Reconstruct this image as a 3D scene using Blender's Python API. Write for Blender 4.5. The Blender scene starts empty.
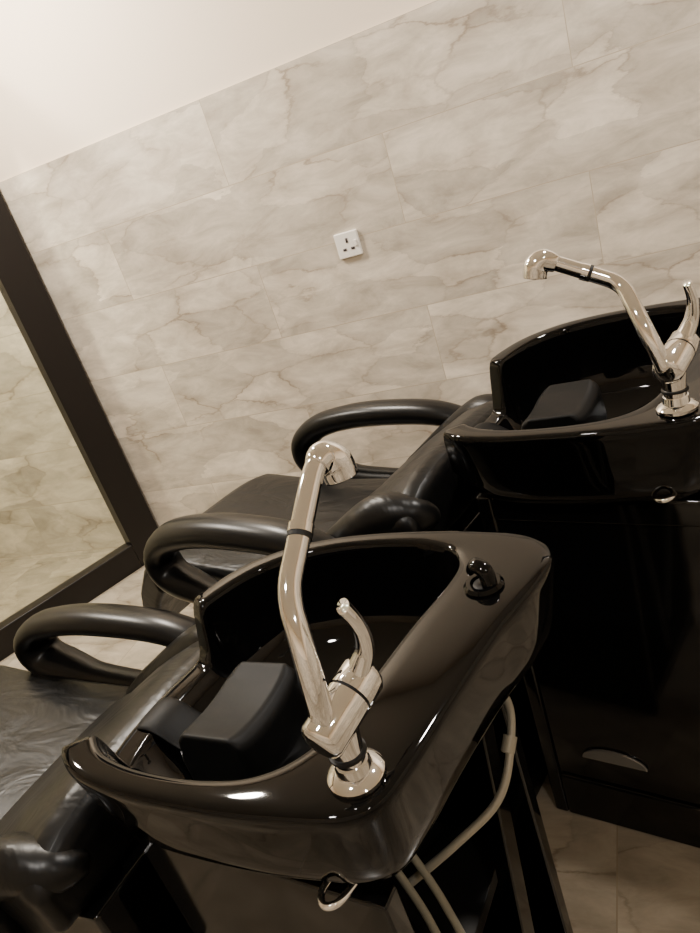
import bpy, bmesh, math
from mathutils import Vector, Matrix
scene=bpy.context.scene
col=scene.collection
FL=1.42
# ------------------------------------------------ materials
def mat(name,color=(.5,.5,.5),rough=.5,metal=0,coat=0,spec=.5):
    m=bpy.data.materials.new(name); m.use_nodes=True
    b=m.node_tree.nodes['Principled BSDF']
    b.inputs['Base Color'].default_value=(*color,1)
    b.inputs['Roughness'].default_value=rough
    b.inputs['Metallic'].default_value=metal
    b.inputs['Coat Weight'].default_value=coat
    b.inputs['Specular IOR Level'].default_value=spec
    return m
def N(m,t,**kw):
    n=m.node_tree.nodes.new(t)
    for k,v in kw.items(): setattr(n,k,v)
    return n
def L(m,a,b): m.node_tree.links.new(a,b)
def bump(m,scale,strength,dist=.002,detail=4,distort=0,kind='noise',stretch=None):
    b=m.node_tree.nodes['Principled BSDF']
    tc=N(m,'ShaderNodeTexCoord'); mp=N(m,'ShaderNodeMapping')
    if stretch: mp.inputs['Scale'].default_value=stretch
    L(m,tc.outputs['Object'],mp.inputs[0])
    n=N(m,'ShaderNodeTexNoise'); n.inputs['Scale'].default_value=scale; n.inputs['Detail'].default_value=detail
    n.inputs['Distortion'].default_value=distort
    L(m,mp.outputs[0],n.inputs['Vector'])
    bp=N(m,'ShaderNodeBump'); bp.inputs['Strength'].default_value=strength; bp.inputs['Distance'].default_value=dist
    L(m,n.outputs['Fac'],bp.inputs['Height']); L(m,bp.outputs[0],b.inputs['Normal'])
    return n
def marble(name,axis,w,h,off,zoff,base,rough=.3,offset=.5):
    m=bpy.data.materials.new(name); m.use_nodes=True
    b=m.node_tree.nodes['Principled BSDF']
    tc=N(m,'ShaderNodeTexCoord'); sp=N(m,'ShaderNodeSeparateXYZ'); cb=N(m,'ShaderNodeCombineXYZ')
    L(m,tc.outputs['Object'],sp.inputs[0])
    a0,a1=axis
    L(m,sp.outputs[a0],cb.inputs[0]); L(m,sp.outputs[a1],cb.inputs[1])
    mp=N(m,'ShaderNodeMapping'); mp.inputs['Location'].default_value=(off,-zoff,0); L(m,cb.outputs[0],mp.inputs[0])
    br=N(m,'ShaderNodeTexBrick'); br.offset=offset
    br.inputs['Scale'].default_value=1; br.inputs['Brick Width'].default_value=w; br.inputs['Row Height'].default_value=h
    br.inputs['Mortar Size'].default_value=.0016; br.inputs['Mortar Smooth'].default_value=.3
    br.inputs['Color1'].default_value=(0,0,0,1); br.inputs['Color2'].default_value=(1,1,1,1); br.inputs['Mortar'].default_value=(.5,.5,.5,1)
    L(m,mp.outputs[0],br.inputs['Vector'])
    sc=N(m,'ShaderNodeVectorMath',operation='MULTIPLY_ADD'); L(m,br.outputs['Color'],sc.inputs[0])
    sc.inputs[1].default_value=(7.3,5.1,9.7); L(m,mp.outputs[0],sc.inputs[2])
    rot=N(m,'ShaderNodeMapping'); rot.inputs['Rotation'].default_value=(0,0,math.radians(-14)); rot.inputs['Scale'].default_value=(1,2.4,1)
    L(m,sc.outputs[0],rot.inputs[0])
    nw=N(m,'ShaderNodeTexNoise'); nw.inputs['Scale'].default_value=5; nw.inputs['Detail'].default_value=9; nw.inputs['Roughness'].default_value=.6
    L(m,rot.outputs[0],nw.inputs['Vector'])
    wa=N(m,'ShaderNodeVectorMath',operation='MULTIPLY_ADD'); L(m,nw.outputs['Color'],wa.inputs[0]); wa.inputs[1].default_value=(.20,.20,.20); L(m,rot.outputs[0],wa.inputs[2])
    VS=2.6
    v=N(m,'ShaderNodeTexVoronoi',feature='DISTANCE_TO_EDGE'); v.inputs['Scale'].default_value=VS; L(m,wa.outputs[0],v.inputs['Vector'])
    vr=N(m,'ShaderNodeMapRange'); vr.inputs['From Min'].default_value=0; vr.inputs['From Max'].default_value=.024; vr.inputs['To Min'].default_value=.45; vr.inputs['To Max'].default_value=0
    L(m,v.outputs['Distance'],vr.inputs['Value'])
    vh=N(m,'ShaderNodeMapRange'); vh.inputs['From Min'].default_value=0; vh.inputs['From Max'].default_value=.22; vh.inputs['To Min'].default_value=.34; vh.inputs['To Max'].default_value=0
    L(m,v.outputs['Distance'],vh.inputs['Value'])
    va=N(m,'ShaderNodeMath',operation='ADD'); L(m,vr.outputs[0],va.inputs[0]); L(m,vh.outputs[0],va.inputs[1])
    nm=N(m,'ShaderNodeTexNoise'); nm.inputs['Scale'].default_value=4.2; nm.inputs['Detail'].default_value=3; L(m,sc.outputs[0],nm.inputs['Vector'])
    nmr=N(m,'ShaderNodeMapRange'); nmr.inputs['From Min'].default_value=.40; nmr.inputs['From Max'].default_value=.64; L(m,nm.outputs['Fac'],nmr.inputs['Value'])
    vm=N(m,'ShaderNodeMath',operation='MULTIPLY'); L(m,va.outputs[0],vm.inputs[0]); L(m,nmr.outputs[0],vm.inputs[1])
    vc=N(m,'ShaderNodeTexVoronoi',feature='F1'); vc.inputs['Scale'].default_value=VS; L(m,wa.outputs[0],vc.inputs['Vector'])
    nc=N(m,'ShaderNodeTexNoise'); nc.inputs['Scale'].default_value=5; nc.inputs['Detail'].default_value=9; nc.inputs['Roughness'].default_value=.66; nc.inputs['Distortion'].default_value=.5
    L(m,rot.outputs[0],nc.inputs['Vector'])
    cr=N(m,'ShaderNodeValToRGB'); e=cr.color_ramp.elements
    e[0].position=.3; e[0].color=(base[0]*.63,base[1]*.62,base[2]*.60,1)
    e[1].position=.66; e[1].color=(base[0]*1.12,base[1]*1.12,base[2]*1.12,1)
    L(m,nc.outputs['Fac'],cr.inputs[0])
    tint=N(m,'ShaderNodeMixRGB',blend_type='MULTIPLY'); tint.inputs[0].default_value=1
    sepc=N(m,'ShaderNodeSeparateColor'); L(m,vc.outputs['Color'],sepc.inputs[0])
    tr=N(m,'ShaderNodeMapRange'); tr.inputs['To Min'].default_value=.76; tr.inputs['To Max'].default_value=1.10; L(m,sepc.outputs[0],tr.inputs['Value'])
    L(m,cr.outputs[0],tint.inputs[1]); L(m,tr.outputs[0],tint.inputs[2])
    mv=N(m,'ShaderNodeMixRGB'); L(m,vm.outputs[0],mv.inputs[0]); L(m,tint.outputs[0],mv.inputs[1]); mv.inputs[2].default_value=(base[0]*.30,base[1]*.25,base[2]*.20,1)
    mg=N(m,'ShaderNodeMixRGB'); L(m,br.outputs['Fac'],mg.inputs[0]); L(m,mv.outputs[0],mg.inputs[1]); mg.inputs[2].default_value=(base[0]*.62,base[1]*.58,base[2]*.52,1)
    L(m,mg.outputs[0],b.inputs['Base Color']); b.inputs['Roughness'].default_value=rough
    bp=N(m,'ShaderNodeBump'); bp.inputs['Strength'].default_value=.2; bp.inputs['Distance'].default_value=.002; bp.invert=True
    L(m,br.outputs['Fac'],bp.inputs['Height']); L(m,bp.outputs[0],b.inputs['Normal'])
    return m
TB=(.68,.605,.50)
M_tileX=marble('wall_marble_tile',(0,2),1.2,.29,.12,.023,TB,.38)
M_tileY=marble('wall_marble_tile_side',(1,2),1.2,.29,.12,.023,TB,.38)
M_floor=marble('floor_marble_tile',(0,1),.6,.6,.2,.1,(.36,.31,.24),.22,0)
M_paint=mat('cream_paint',(.84,.715,.56),.6); bump(M_paint,60,.1,.001)
M_ceil=mat('ceiling_paint',(.8,.76,.70),.7); bump(M_ceil,50,.1,.001)
M_gloss=mat('black_ceramic',(.0012,.0012,.0013),.03,0,0,.25); bump(M_gloss,5,.03,.002,1)
M_lac=mat('black_lacquer',(.002,.002,.002),.07,0,0,.38); bump(M_lac,7,.12,.004,2)
M_leather=mat('black_leather',(.0035,.0035,.0035),.35,0,0,.24)
bump(M_leather,6,.5,.015,3.5,.7,stretch=(1,2.0,1))
M_arm=mat('black_armrest',(.003,.003,.003),.30,0,0,.22); bump(M_arm,120,.08,.001)
M_foam=mat('black_foam',(.004,.004,.004),.5,0,0,.12); bump(M_foam,90,.25,.001)
M_chrome=mat('chrome',(.86,.86,.86),.05,1); bump(M_chrome,30,.02,.001)
M_rub=mat('black_rubber',(.006,.006,.006),.5,0,0,.25); bump(M_rub,60,.1,.001)
M_frame=mat('dark_frame',(.009,.007,.006),.35,0,0,.25); bump(M_frame,40,.08,.001)
M_hose=mat('braided_hose',(.34,.32,.26),.45,.3); bump(M_hose,260,.5,.001)
M_hose2=mat('rubber_hose',(.17,.165,.13),.45,.0); bump(M_hose2,160,.3,.001)
M_white=mat('white_plastic',(.78,.74,.68),.3); bump(M_white,60,.02,.001)
M_dark=mat('dark_slot',(.03,.02,.02),.6); bump(M_dark,60,.02,.001)
M_handle=mat('smoked_handle',(.22,.22,.22),.12,.7); bump(M_handle,30,.25,.004)
M_emit=bpy.data.materials.new('lamp_glow'); M_emit.use_nodes=True
_b=M_emit.node_tree.nodes['Principled BSDF']; _b.inputs['Emission Color'].default_value=(1,.92,.82,1); _b.inputs['Emission Strength'].default_value=14
M_glass=bpy.data.materials.new('pane_glass'); M_glass.use_nodes=True
nt=M_glass.node_tree; nt.nodes.clear()
o=nt.nodes.new('ShaderNodeOutputMaterial'); mx=nt.nodes.new('ShaderNodeMixShader'); t=nt.nodes.new('ShaderNodeBsdfTransparent'); g=nt.nodes.new('ShaderNodeBsdfGlossy')
t.inputs[0].default_value=(.97,.985,.93,1); g.inputs['Roughness'].default_value=.02; mx.inputs[0].default_value=.07
nt.links.new(t.outputs[0],mx.inputs[1]); nt.links.new(g.outputs[0],mx.inputs[2]); nt.links.new(mx.outputs[0],o.inputs[0])
# ------------------------------------------------ helpers
def finish(name,verts,faces,m,parent=None,smooth=True,bevel=0,seg=3,sub=0,auto=None):
    me=bpy.data.meshes.new(name); me.from_pydata([tuple(v) for v in verts],[],faces); me.update()
    bm=bmesh.new(); bm.from_mesh(me); bmesh.ops.recalc_face_normals(bm,faces=bm.faces); bm.to_mesh(me); bm.free()
    ob=bpy.data.objects.new(name,me); col.objects.link(ob); me.materials.append(m)
    if smooth:
        for p in me.polygons: p.use_smooth=True
    if bevel:
        md=ob.modifiers.new('b','BEVEL'); md.width=bevel; md.segments=seg; md.limit_method='ANGLE'; md.angle_limit=math.radians(35)
    if sub:
        md=ob.modifiers.new('s','SUBSURF'); md.levels=sub; md.render_levels=sub
    if bevel:
        md=ob.modifiers.new('w','WEIGHTED_NORMAL')
    if parent: ob.parent=parent
    return ob
def empty(name,loc=(0,0,0),rz=0):
    e=bpy.data.objects.new(name,None); col.objects.link(e); e.location=loc; e.rotation_euler=(0,0,rz); e.empty_display_size=.1
    return e
def hexa(name,bot,top,m,parent=None,bevel=.01,**k):
    v=list(bot)+list(top)
    f=[(3,2,1,0),(4,5,6,7),(0,1,5,4),(1,2,6,5),(2,3,7,6),(3,0,4,7)]
    return finish(name,v,f,m,parent,bevel=bevel,**k)
def box(name,x0,x1,y0,y1,z0,z1,m,parent=None,bevel=.01,**k):
    q=lambda z:[(x0,y0,z),(x1,y0,z),(x1,y1,z),(x0,y1,z)]
    return hexa(name,q(z0),q(z1),m,parent,bevel,**k)
def catmull(pts,n,closed=False):
    out=[]; P=[Vector(p) for p in pts]; c=len(P)
    rng=range(c if closed else c-1)
    for i in rng:
        if closed: p0,p1,p2,p3=P[(i-1)%c],P[i],P[(i+1)%c],P[(i+2)%c]
        else: p0,p1,p2,p3=P[max(i-1,0)],P[i],P[i+1],P[min(i+2,c-1)]
        for j in range(n):
            t=j/n
            out.append(.5*((2*p1)+(p2-p0)*t+(2*p0-5*p1+4*p2-p3)*t*t+(3*p1-p0-3*p2+p3)*t**3))
    if not closed: out.append(P[-1].copy())
    return out
def fillet(pts,rad,n=8):
    P=[Vector(p) for p in pts]; out=[P[0]]
    for i in range(1,len(P)-1):
        a=(P[i-1]-P[i]); b=(P[i+1]-P[i]); r=min(rad,a.length*.49,b.length*.49)
        s=P[i]+a.normalized()*r; e=P[i]+b.normalized()*r
        for k in range(n+1):
            t=k/n; out.append(s*(1-t)**2+P[i]*(2*t*(1-t))+e*t*t)
    out.append(P[-1]); return out
def tube(name,pts,r,m,parent=None,n=16,res=10,rx=None,up=Vector((0,0,1)),smoothpath=True,closed=False):
    path=catmull(pts,res,closed) if smoothpath else [Vector(p) for p in pts]
    k=len(path); V=[];F=[]
    def rad(i):
        if isinstance(r,(int,float)): return r
        s=i/(k-1)*(len(r)-1); a=int(min(s,len(r)-2)); return r[a]+(r[a+1]-r[a])*(s-a)
    T0=(path[1]-path[0]).normalized()
    side=T0.cross(up)
    if side.length<1e-3: side=T0.cross(Vector((1,0,0)))
    side.normalize(); nrm=side.cross(T0).normalized()
    for i in range(k):
        if closed: T=(path[(i+1)%k]-path[i-1]).normalized()
        else: T=(path[min(i+1,k-1)]-path[max(i-1,0)]).normalized()
        nrm=(nrm-T*nrm.dot(T)).normalized(); side=T.cross(nrm).normalized()
        rr=rad(i); w=rx/ (r if isinstance(r,(int,float)) else max(r)) *rr if rx else rr
        for j in range(n):
            a=2*math.pi*j/n
            V.append(path[i]+side*(w*math.cos(a))+nrm*(rr*math.sin(a)))
    for i in range(k if closed else k-1):
        for j in range(n):
            i2=(i+1)%k
            F.append((i*n+j,i*n+(j+1)%n,i2*n+(j+1)%n,i2*n+j))
    if not closed:
        F.append(tuple(range(n))[::-1]); F.append(tuple((k-1)*n+j for j in range(n)))
    return finish(name,V,F,m,parent)
def lathe(name,prof,p0,axis,m,parent=None,n=32):
    p0=Vector(p0); A=Vector(axis).normalized(); s=A.cross(Vector((0,0,1)))
    if s.length<1e-3: s=Vector((1,0,0))
    s.normalize(); t=A.cross(s); V=[];F=[]
    for d,r in prof:
        for j in range(n):
            a=2*math.pi*j/n; V.append(p0+A*d+s*(r*math.cos(a))+t*(r*math.sin(a)))
    for i in range(len(prof)-1):
        for j in range(n): F.append((i*n+j,i*n+(j+1)%n,(i+1)*n+(j+1)%n,(i+1)*n+j))
    F.append(tuple(range(n))[::-1]); F.append(tuple((len(prof)-1)*n+j for j in range(n)))
    ob=finish(name,V,F,m,parent)
    md=ob.modifiers.new('e','EDGE_SPLIT'); md.split_angle=math.radians(40)
    return ob
def S(x):
    x=max(0,min(1,x)); return x*x*(3-2*x)
# ------------------------------------------------ room
XL,XR,YB,YF,H=-4.6,2.1,2.42,-2.2,2.8
TT=1.763
box('floor',XL-.1,XR+.1,YF-.1,YB+.1,-.1,0,M_floor,bevel=0,smooth=False)
box('ceiling',XL-.1,XR+.1,YF-.1,YB+.1,H,H+.1,M_ceil,bevel=0,smooth=False)
def wall(name,x0,x1,y0,y1,tm,face):
    e=empty(name)
    box('wall_core',x0,x1,y0,y1,0,H,M_paint,e,bevel=0,smooth=False)
    d=.012
    if face=='-y': a=(x0,x1,y0-d,y0)
    if face=='+y': a=(x0,x1,y1,y1+d)
    if face=='-x': a=(x0-d,x0,y0,y1)
    if face=='+x': a=(x1,x1+d,y0,y1)
    box('tile_cladding',*a,0,TT,tm,e,bevel=0,smooth=False)
    return e
wall('wall_back',XL,XR,YB+.012,YB+.112,M_tileX,'-y')
wall('wall_front',XL,XR,YF-.1,YF,M_tileX,'+y')
wall('wall_right',XR,XR+.1,YF+.02,YB-.005,M_tileY,'-x')
wall('wall_left',XL-.1,XL,YF+.02,YB-.005,M_tileY,'+x')
# ------------------------------------------------ glass partition
px,py=-.41,-.912
C=Vector((-2.335,2.405,0)); P=Vector((px,py,0)).normalized(); Q=Vector((-P.y,P.x,0))
gp=empty('glass_partition')
def pbar(name,s0,s1,z0,z1,m,th,bv=.004):
    a=C+P*s0; b=C+P*s1; q=Q*th/2
    bot=[a-q,b-q,b+q,a+q]
    hexa(name,[v+Vector((0,0,z0)) for v in bot],[v+Vector((0,0,z1)) for v in bot],m,gp,bevel=bv,smooth=False)
FW=.125; LEN=2.4; HT=2.3
pbar('post_1',.0,.03+FW,0,HT,M_frame,.07)
pbar('post_2',LEN-FW,LEN,0,HT,M_frame,.07)
pbar('rail_bottom',.03+FW,LEN-FW,0,FW,M_frame,.07)
pbar('rail_top',.03+FW,LEN-FW,HT-FW,HT,M_frame,.07)
pbar('pane',.03+FW,LEN-FW,FW,HT-FW,M_glass,.008,0)
# ------------------------------------------------ socket
so=empty('wall_socket',(-.94,YB,1.166))
box('plate',-.045,.045,-.012,0,-.044,.044,M_white,so,bevel=.004)
box('pin_slot_1',-.004,.004,-.0135,-.011,.008,.024,M_dark,so,bevel=0)
box('pin_slot_2',-.022,-.009,-.0135,-.011,-.018,-.010,M_dark,so,bevel=0)
box('pin_slot_3',.009,.022,-.0135,-.011,-.018,-.010,M_dark,so,bevel=0)
box('switch',.026,.036,-.016,-.011,-.010,.012,M_white,so,bevel=.002)
# ------------------------------------------------ basin (local: -x towards the client's feet, y to the wall side)
OUT=[(-.058,-.02),(-.074,.08),(-.096,.17),(-.100,.228),(-.066,.266),(.01,.278),(.09,.278),(.165,.273),(.235,.262),(.305,.237),(.362,.193),(.396,.135),(.415,.06),(.425,-.03),(.420,-.11),(.398,-.172),(.350,-.206),(.28,-.217),(.2,-.216),(.12,-.210),(.05,-.199),(-.003,-.187),(-.034,-.162),(-.046,-.11)]
INN=[(.043,.0),(.032,.08),(.018,.15),(.018,.195),(.040,.228),(.085,.243),(.135,.245),(.19,.240),(.243,.228),(.295,.205),(.338,.167),(.366,.115),(.382,.05),(.388,-.03),(.382,-.098),(.362,-.145),(.325,-.172),(.27,-.183),(.21,-.183),(.155,-.176),(.112,-.162),(.08,-.137),(.060,-.10),(.050,-.055)]
RO=catmull([(u,w,0) for u,w in OUT],8,True); RI=catmull([(u,w,0) for u,w in INN],8,True)
RIM=.92
def basin(name,loc,rz,resty,tilt=0,rim=RIM,dz=1.0):
    e=empty(name,(loc[0],loc[1],rim),0); e.rotation_euler=(tilt,0,rz)
    c=Vector((.18,0.02,0))
    spec=[('o',.12,-.20),('o',.45,-.19),('o',.74,-.160),('o',.86,-.135),('o',.915,-.120),('o',.938,-.108),('o',.955,-.088),('o',.982,-.042),('o',.997,-.016),('o',1.0,-.009),('o',.994,-.003),('o',.985,0),
          ('m',.5,0),('i',1.03,0),('i',1.01,-.003),('i',1.0,-.009),('i',.985,-.03),('i',.95,-.08),('i',.86,-.130),('i',.68,-.155),('i',.4,-.167),('i',.1,-.172)]
    V=[];F=[];n=len(RO)
    for kind,s,z in spec:
        for j in range(n):
            o_,i_=RO[j],RI[j]
            if kind=='o': p=c+(o_-c)*s
            elif kind=='i': p=c+(i_-c)*s
            else: p=((c+(o_-c)*.985)+(c+(i_-c)*1.03))*.5
            dip=.092*S((.140-abs(o_.y+.045))/.03)*S((o_.x-.25)/.05)
            zz=z
            if kind=='o':
                if z>-.115: zz=z-dip*max(0,(z+.115)/.115)
                zz*=dz
            elif kind=='m': zz=(z-dip)*dz
            else: zz=min(z-dip*(max(0,1+z/.12)),z)*dz
            V.append((-p.x,p.y,zz))
    R=len(spec)
    for i in range(R-1):
        for j in range(n):
            F.append((i*n+j,i*n+(j+1)%n,(i+1)*n+(j+1)%n,(i+1)*n+j))
    F.append(tuple(range(n))); F.append(tuple((R-1)*n+j for j in range(n)))
    finish('bowl',V,F,M_gloss,e,sub=1)
    lathe('drain',[(0,.024),(.003,.024),(.004,.018),(.002,.016)],(-.18,0.02,-.174*dz),(0,0,1),M_chrome,e)
    lathe('ledge_socket_ring',[(0,.025),(.004,.025),(.008,.021),(.008,.016),(.002,.015)],(.034,.150,-.001),(0,0,1),M_gloss,e)
    lathe('ledge_plug',[(0,.013),(.004,.013),(.005,.010),(.005,.004)],(.034,.150,0),(0,0,1),M_rub,e)
    tube('ledge_clip',[(.044,.145,.004),(.040,.150,.022),(.026,.156,.026),(.018,.160,.018)],.006,M_gloss,e,rx=.010,n=16)
    y0,y1=resty-.066,resty+.066
    U0,U1=.175,.292
    V=[];F=[];nn=10
    sec=[(U0+.012,-.155),(U0-.0,-.10),(U0+.004,-.042),(U0+.018,-.030),(U1-.015,-.036),(U1,-.048),(U1+.012,-.085),(U1+.012,-.12),(U1-.02,-.148)]
    for k in range(nn+1):
        f=k/nn; y=y0+(y1-y0)*f; sag=.010*(1-(2*f-1)**2)
        sh=1-.12*abs(2*f-1)**6
        for (u,z) in sec:
            uu=(U0+U1)/2+(u-(U0+U1)/2)*sh
            V.append((-uu,y,z-(sag if z>-.06 else 0)))
    m_=len(sec)
    for k in range(nn):
        for j in range(m_): F.append((k*m_+j,k*m_+(j+1)%m_,(k+1)*m_+(j+1)%m_,(k+1)*m_+j))
    F.append(tuple(range(m_))); F.append(tuple(nn*m_+j for j in range(m_)))
    finish('neck_rest',V,F,M_foam,e,bevel=.006)
    tube('neck_rest_strap',[(-U1+.01,resty,-.10),(-.335,resty,-.118),(-.385,resty,-.092),(-.415,resty,-.092),(-.432,resty,-.11)],.004,M_foam,e,rx=.03,n=20)
    tube('drain_lever',[(-.065,-.16,-.138),(-.064,-.185,-.132),(-.052,-.196,-.130),(-.040,-.188,-.130),(-.036,-.16,-.136)],.004,M_chrome,e)
    return e
def faucet(name,loc,rz,spout,head,joint):
    e=empty(name,loc,rz)
    lathe('flange',[(0,.028),(.004,.028),(.008,.024),(.010,.0185),(.020,.017)],(0,0,0),(0,0,1),M_chrome,e)
    lathe('stem',[(0,.0155),(.012,.0155),(.03,.0165),(.05,.019)],(0,0,.012),(0,0,1),M_chrome,e)
    lathe('seal_ring',[(0,.018),(.003,.018)],(0,0,.028),(0,0,1),M_rub,e)
    ax=Vector((.17,1,.2)).normalized(); p=Vector((-.002,-.028,.066))
    lathe('mixer_body',[(-.002,.012),(0,.018),(.004,.021),(.050,.0215)],p,ax,M_chrome,e)
    lathe('mixer_gap',[(0,.0195),(.003,.0195)],p+ax*.050,ax,M_rub,e)
    lathe('mixer_cap',[(0,.0215),(.022,.022),(.028,.018),(.030,.010)],p+ax*.053,ax,M_chrome,e)
    tube('lever',[(.010,.040,.088),(.022,.047,.112),(.027,.044,.140),(.024,.036,.168)],[.012,.009,.007,.006],M_chrome,e,rx=.018)
    R=Matrix.Rotation(-rz,3,'Z')
    pts=[R@Vector(p) for p in spout]
    tube('spout',fillet(pts,.022),.0115,M_chrome,e,n=24,smoothpath=False)
    tube('spray_elbow',[R@Vector(p) for p in head],[.0125,.0175,.0195,.018],M_chrome,e,n=24)
    j=R@Vector(joint[0]); d=R@Vector(joint[1])
    lathe('joint_ring',[(-.0025,.0124),(.0025,.0124)],j,d,M_rub,e)
    lathe('joint_collar',[(.0025,.0128),(.012,.0128)],j,d,M_chrome,e)
    return e
def cabinet(name,loc,rz,openback,x0,x1,ya0,yb0,zt):
    e=empty(name,loc,rz)
    t=.028
    for s,nm in ((-1,'side_near'),(1,'side_far')):
        ya,yb=(ya0,ya0+t) if s<0 else (yb0-t,yb0)
        yo=ya if s<0 else yb
        if openback:
            box(nm+'_panel',x0,x1,ya,yb,0,zt,M_lac,e,bevel=.004); continue
        box(nm+'_panel',x0+.03,x1-.03,min(yo-s*.008,yo-s*t),max(yo-s*.008,yo-s*t),.1,zt-.03,M_lac,e,bevel=.002)
        box(nm+'_stile_1',x0,x0+.03,ya,yb,0,zt,M_lac,e,bevel=.006)
        box(nm+'_stile_2',x1-.05,x1,ya,yb,0,zt,M_lac,e,bevel=.006)
        box(nm+'_rail_1',x0+.03,x1-.05,ya,yb,0,.12,M_lac,e,bevel=.006)
        box(nm+'_rail_2',x0+.03,x1-.05,ya,yb,zt-.05,zt,M_lac,e,bevel=.006)
        V=[];n=20; cx=-.205; cz=.19
        for dy in (0,.006):
            for k in range(n+1):
                a=math.pi*k/n; V.append((cx+.065*math.cos(a),yo-s*.008+s*dy,cz+.034*math.sin(a)))
        F=[tuple(range(n+1)),tuple(n+1+k for k in range(n+1))[::-1]]
        for k in range(n+1): F.append((k,(k+1)%(n+1),n+1+(k+1)%(n+1),n+1+k))
        finish(nm+'_pocket_handle',V,F,M_handle,e,bevel=.002,smooth=False)
    box('front_board',x0,x0+.02,ya0+t,yb0-t,.02,zt,M_lac,e,bevel=.002)
    box('bottom_board',x0+.02,x1,ya0+t,yb0-t,.03,.06,M_lac,e,bevel=.002)
    if openback:
        box('inner_shelf',x0+.02,x1-.06,ya0+t,yb0-t,.36,.385,M_rub,e,bevel=.002)
        hexa('brace',[(x1-.03,.02,.06),(x1-.005,.02,.06),(x1-.005,.06,.06),(x1-.03,.06,.06)],
                     [(x1-.03,.12,.70),(x1-.005,.12,.70),(x1-.005,.16,.70),(x1-.03,.16,.70)],M_lac,e,bevel=.003)
    else:
        box('back_board',x1-.02,x1-.004,ya0+t,yb0-t,.06,zt,M_lac,e,bevel=.002)
    return e
def chair(name,loc,rz,aw,zs=1,bx=-.41):
    e=empty(name,loc,rz); e.scale=(1,1,zs)
    w=.245
    def cushion(nm,secs,halfw,m,puff=.02,ny=14,bevel=.02):
        V=[];F=[]
        k=len(secs)
        for (u,zt,zb) in secs:
            for j in range(ny+1):
                f=2*j/ny-1; y=halfw*f
                V.append((-u,y,zt-puff*abs(f)**4))
            for j in range(ny+1):
                f=1-2*j/ny; y=halfw*f*.98
                V.append((-u,y,zb))
        r=2*(ny+1)
        for i in range(k-1):
            for j in range(r): F.append((i*r+j,i*r+(j+1)%r,(i+1)*r+(j+1)%r,(i+1)*r+j))
        F.append(tuple(range(r))); F.append(tuple((k-1)*r+j for j in range(r)))
        return finish(nm,V,F,m,e,bevel=bevel,seg=4)
    cushion('seat',[(.74,.585,.47),(.80,.60,.46),(1.0,.592,.46),(1.2,.592,.46),(1.34,.60,.46),(1.40,.585,.47)],w,M_leather)
    cushion('leg_rest',[(1.405,.57,.46),(1.45,.545,.42),(1.52,.47,.34),(1.56,.40,.29)],w,M_leather,bevel=.015)
    cushion('backrest',[(.435,.800,.68),(.465,.815,.66),(.52,.80,.62),(.60,.755,.57),(.68,.70,.53),(.76,.645,.49),(.83,.61,.49)],w+.015,M_leather,puff=.05)
    for s in (-1,1):
        tube('bolster_%d'%(1 if s<0 else 2),[(-.43,s*.185,.735),(-.455,s*.212,.752),(-.53,s*.228,.752),(-.64,s*.236,.69),(-.76,s*.232,.615),(-.84,s*.215,.575)],[.012,.034,.042,.040,.034,.012],M_leather,e,n=20)
    for s in (-1,1):
        y=s*aw
        tube('armrest_%d'%(1 if s<0 else 2),[(-.60,y-.01*s,.565),(-.575,y,.63),(-.60,y,.69),(-.70,y,.727),(-.85,y,.735),(-1.0,y,.727),(-1.13,y,.70),(-1.205,y,.65),(-1.195,y,.59),(-1.10,y,.56),(-1.0,y,.548),(-.8,y,.545),(-.66,y,.545)],
             [.022,.025,.028,.031,.033,.033,.034,.038,.036,.026,.022,.022,.022],M_arm,e,n=20,rx=.052,closed=True)
        box('arm_bracket_%d'%(1 if s<0 else 2),-1.02,-.82,min(s*.235,s*(aw-.01)),max(s*.235,s*(aw-.01)),.50,.555,M_rub,e,bevel=.004)
    hexa('base_body',[(-1.15,-.19,0),(bx,-.19,0),(bx,.19,0),(-1.15,.19,0)],[(-1.28,-.215,.46),(bx,-.215,.46),(bx,.215,.46),(-1.28,.215,.46)],M_lac,e,bevel=.01)
    hexa('back_shell',[(-.72,-.22,.46),(bx,-.22,.46),(bx,.22,.46),(-.72,.22,.46)],[(-.50,-.225,.665),(bx,-.225,.68),(bx,.225,.68),(-.50,.225,.665)],M_lac,e,bevel=.008)
    return e
T1,T2=-math.radians(8),-math.radians(13)
O1=Vector((-.2785,.544,0)); O2=Vector((.050,1.146,0))
TILT=math.radians(4.5); RIM2=.985
def loc(O,rz,x,y,z): return O+Matrix.Rotation(rz,3,'Z')@Vector((x,y,z))
chair('salon_wash_chair',loc(O1,T1,-.035,-.01,0),T1,.275,.955); chair('salon_wash_chair.001',O2+Vector((.010,-.005,0)),-math.radians(16.5),.30,1.08)
cabinet('basin_cabinet',O1,T1,True,-.375,-.005,-.17,.215,.765)
cabinet('basin_cabinet.001',O2,T2,False,-.36,.075,-.135,.20,.82)
basin('hair_wash_basin',O1,T1,-.045); basin('hair_wash_basin.001',O2+Vector((.022,.006,0)),T2,-.03,TILT,RIM2+.003,1.12)
faucet('basin_faucet',loc(O1,T1,0,-.14,RIM+.0005),T1,
   [(.004,-.024,.070),(-.034,.052,.170),(-.027,.155,.236),(-.024,.172,.245)],
   [(-.0245,.165,.241),(-.021,.178,.244),(-.014,.185,.234),(-.011,.184,.216)],((-.0305,.10,.2005),(0,.83,.55)))
faucet('basin_faucet.001',loc(O2,T2,-.002,-.14,RIM2-.0085),T2,
   [(-.008,-.03,.070),(-.050,.085,.172),(-.125,.088,.216),(-.143,.088,.226)],
   [(-.135,.088,.221),(-.152,.088,.230),(-.164,.087,.224),(-.169,.085,.208)],((-.092,.087,.1965),(-1,0,.57)))
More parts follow.
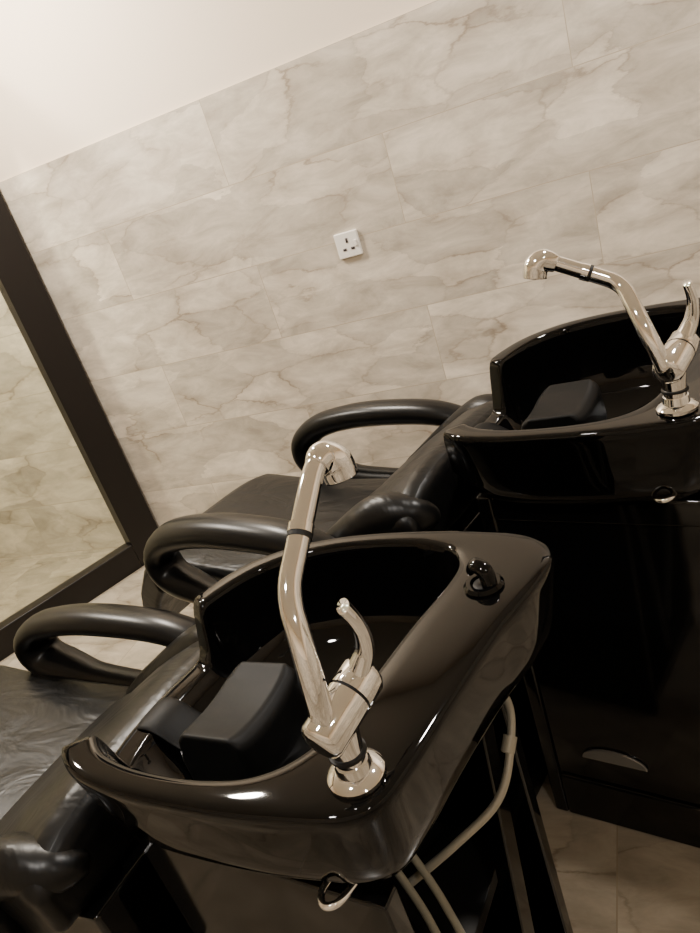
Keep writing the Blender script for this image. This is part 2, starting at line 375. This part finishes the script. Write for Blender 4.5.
# hoses (near basin)
h=empty('water_hose',O1,T1)
tube('hose_1',[(-.03,.17,.76),(.022,.15,.735),(.035,.10,.705),(.025,.05,.665),(-.02,.0,.635),(-.08,-.05,.60)],.0055,M_hose,h,n=12)
lathe('hose_fitting',[(0,.009),(.02,.009),(.022,.007)],(.034,.11,.713),(-.1,-.7,-.6),M_hose,h)
tube('hose_2',[(-.05,-.06,.70),(-.012,-.075,.63),(.004,-.08,.5),(-.02,-.09,.3),(-.04,-.06,.07)],.005,M_hose2,h,n=12)
tube('hose_3',[(-.05,-.09,.70),(-.02,-.10,.63),(-.01,-.105,.5),(-.03,-.11,.3),(-.06,-.09,.07)],.005,M_hose2,h,n=12)
# ------------------------------------------------ lights
def lamp(i,x,y,power,size=.16,color=(1,.95,.89)):
    l=bpy.data.lights.new('downlight_lamp_%d'%i,'AREA'); l.shape='DISK'; l.size=size; l.energy=power; l.color=color
    e=empty('ceiling_downlight' if i==1 else 'ceiling_downlight.%03d'%(i-1),(x,y,H))
    o=bpy.data.objects.new('lamp',l); col.objects.link(o); o.parent=e; o.location=(0,0,-.03)
    lathe('trim_ring',[(0,size*.5+.03),(.012,size*.5+.03),(.016,size*.5+.01),(.002,size*.5)],(0,0,0),(0,0,-1),M_white,e)
    lathe('diffuser',[(.001,size*.5),(.008,size*.5)],(0,0,0),(0,0,-1),M_emit,e)
lamp(1,-1.9,1.75,84,color=(1,.91,.79)); lamp(2,.4,1.5,46); lamp(3,-3.1,1.5,78,color=(1,.91,.79)); lamp(4,-.8,-.4,30); lamp(5,.9,-.8,14)
w=bpy.data.worlds.new('world'); scene.world=w; w.use_nodes=True
w.node_tree.nodes['Background'].inputs[0].default_value=(1,.96,.9,1); w.node_tree.nodes['Background'].inputs[1].default_value=.15
# ------------------------------------------------ camera
r=Vector((.9017,.3179,-.2930)).normalized(); back=Vector((.4152,-.8261,.3812)); back=(back-r*back.dot(r)).normalized(); u=back.cross(r)
cd=bpy.data.cameras.new('camera'); cam=bpy.data.objects.new('camera',cd); col.objects.link(cam)
cam.matrix_world=Matrix(((r.x,u.x,back.x,0),(r.y,u.y,back.y,0),(r.z,u.z,back.z,FL),(0,0,0,1)))
cd.sensor_fit='VERTICAL'; cd.sensor_height=36; cd.lens=27.0; cd.clip_start=.02
scene.camera=cam
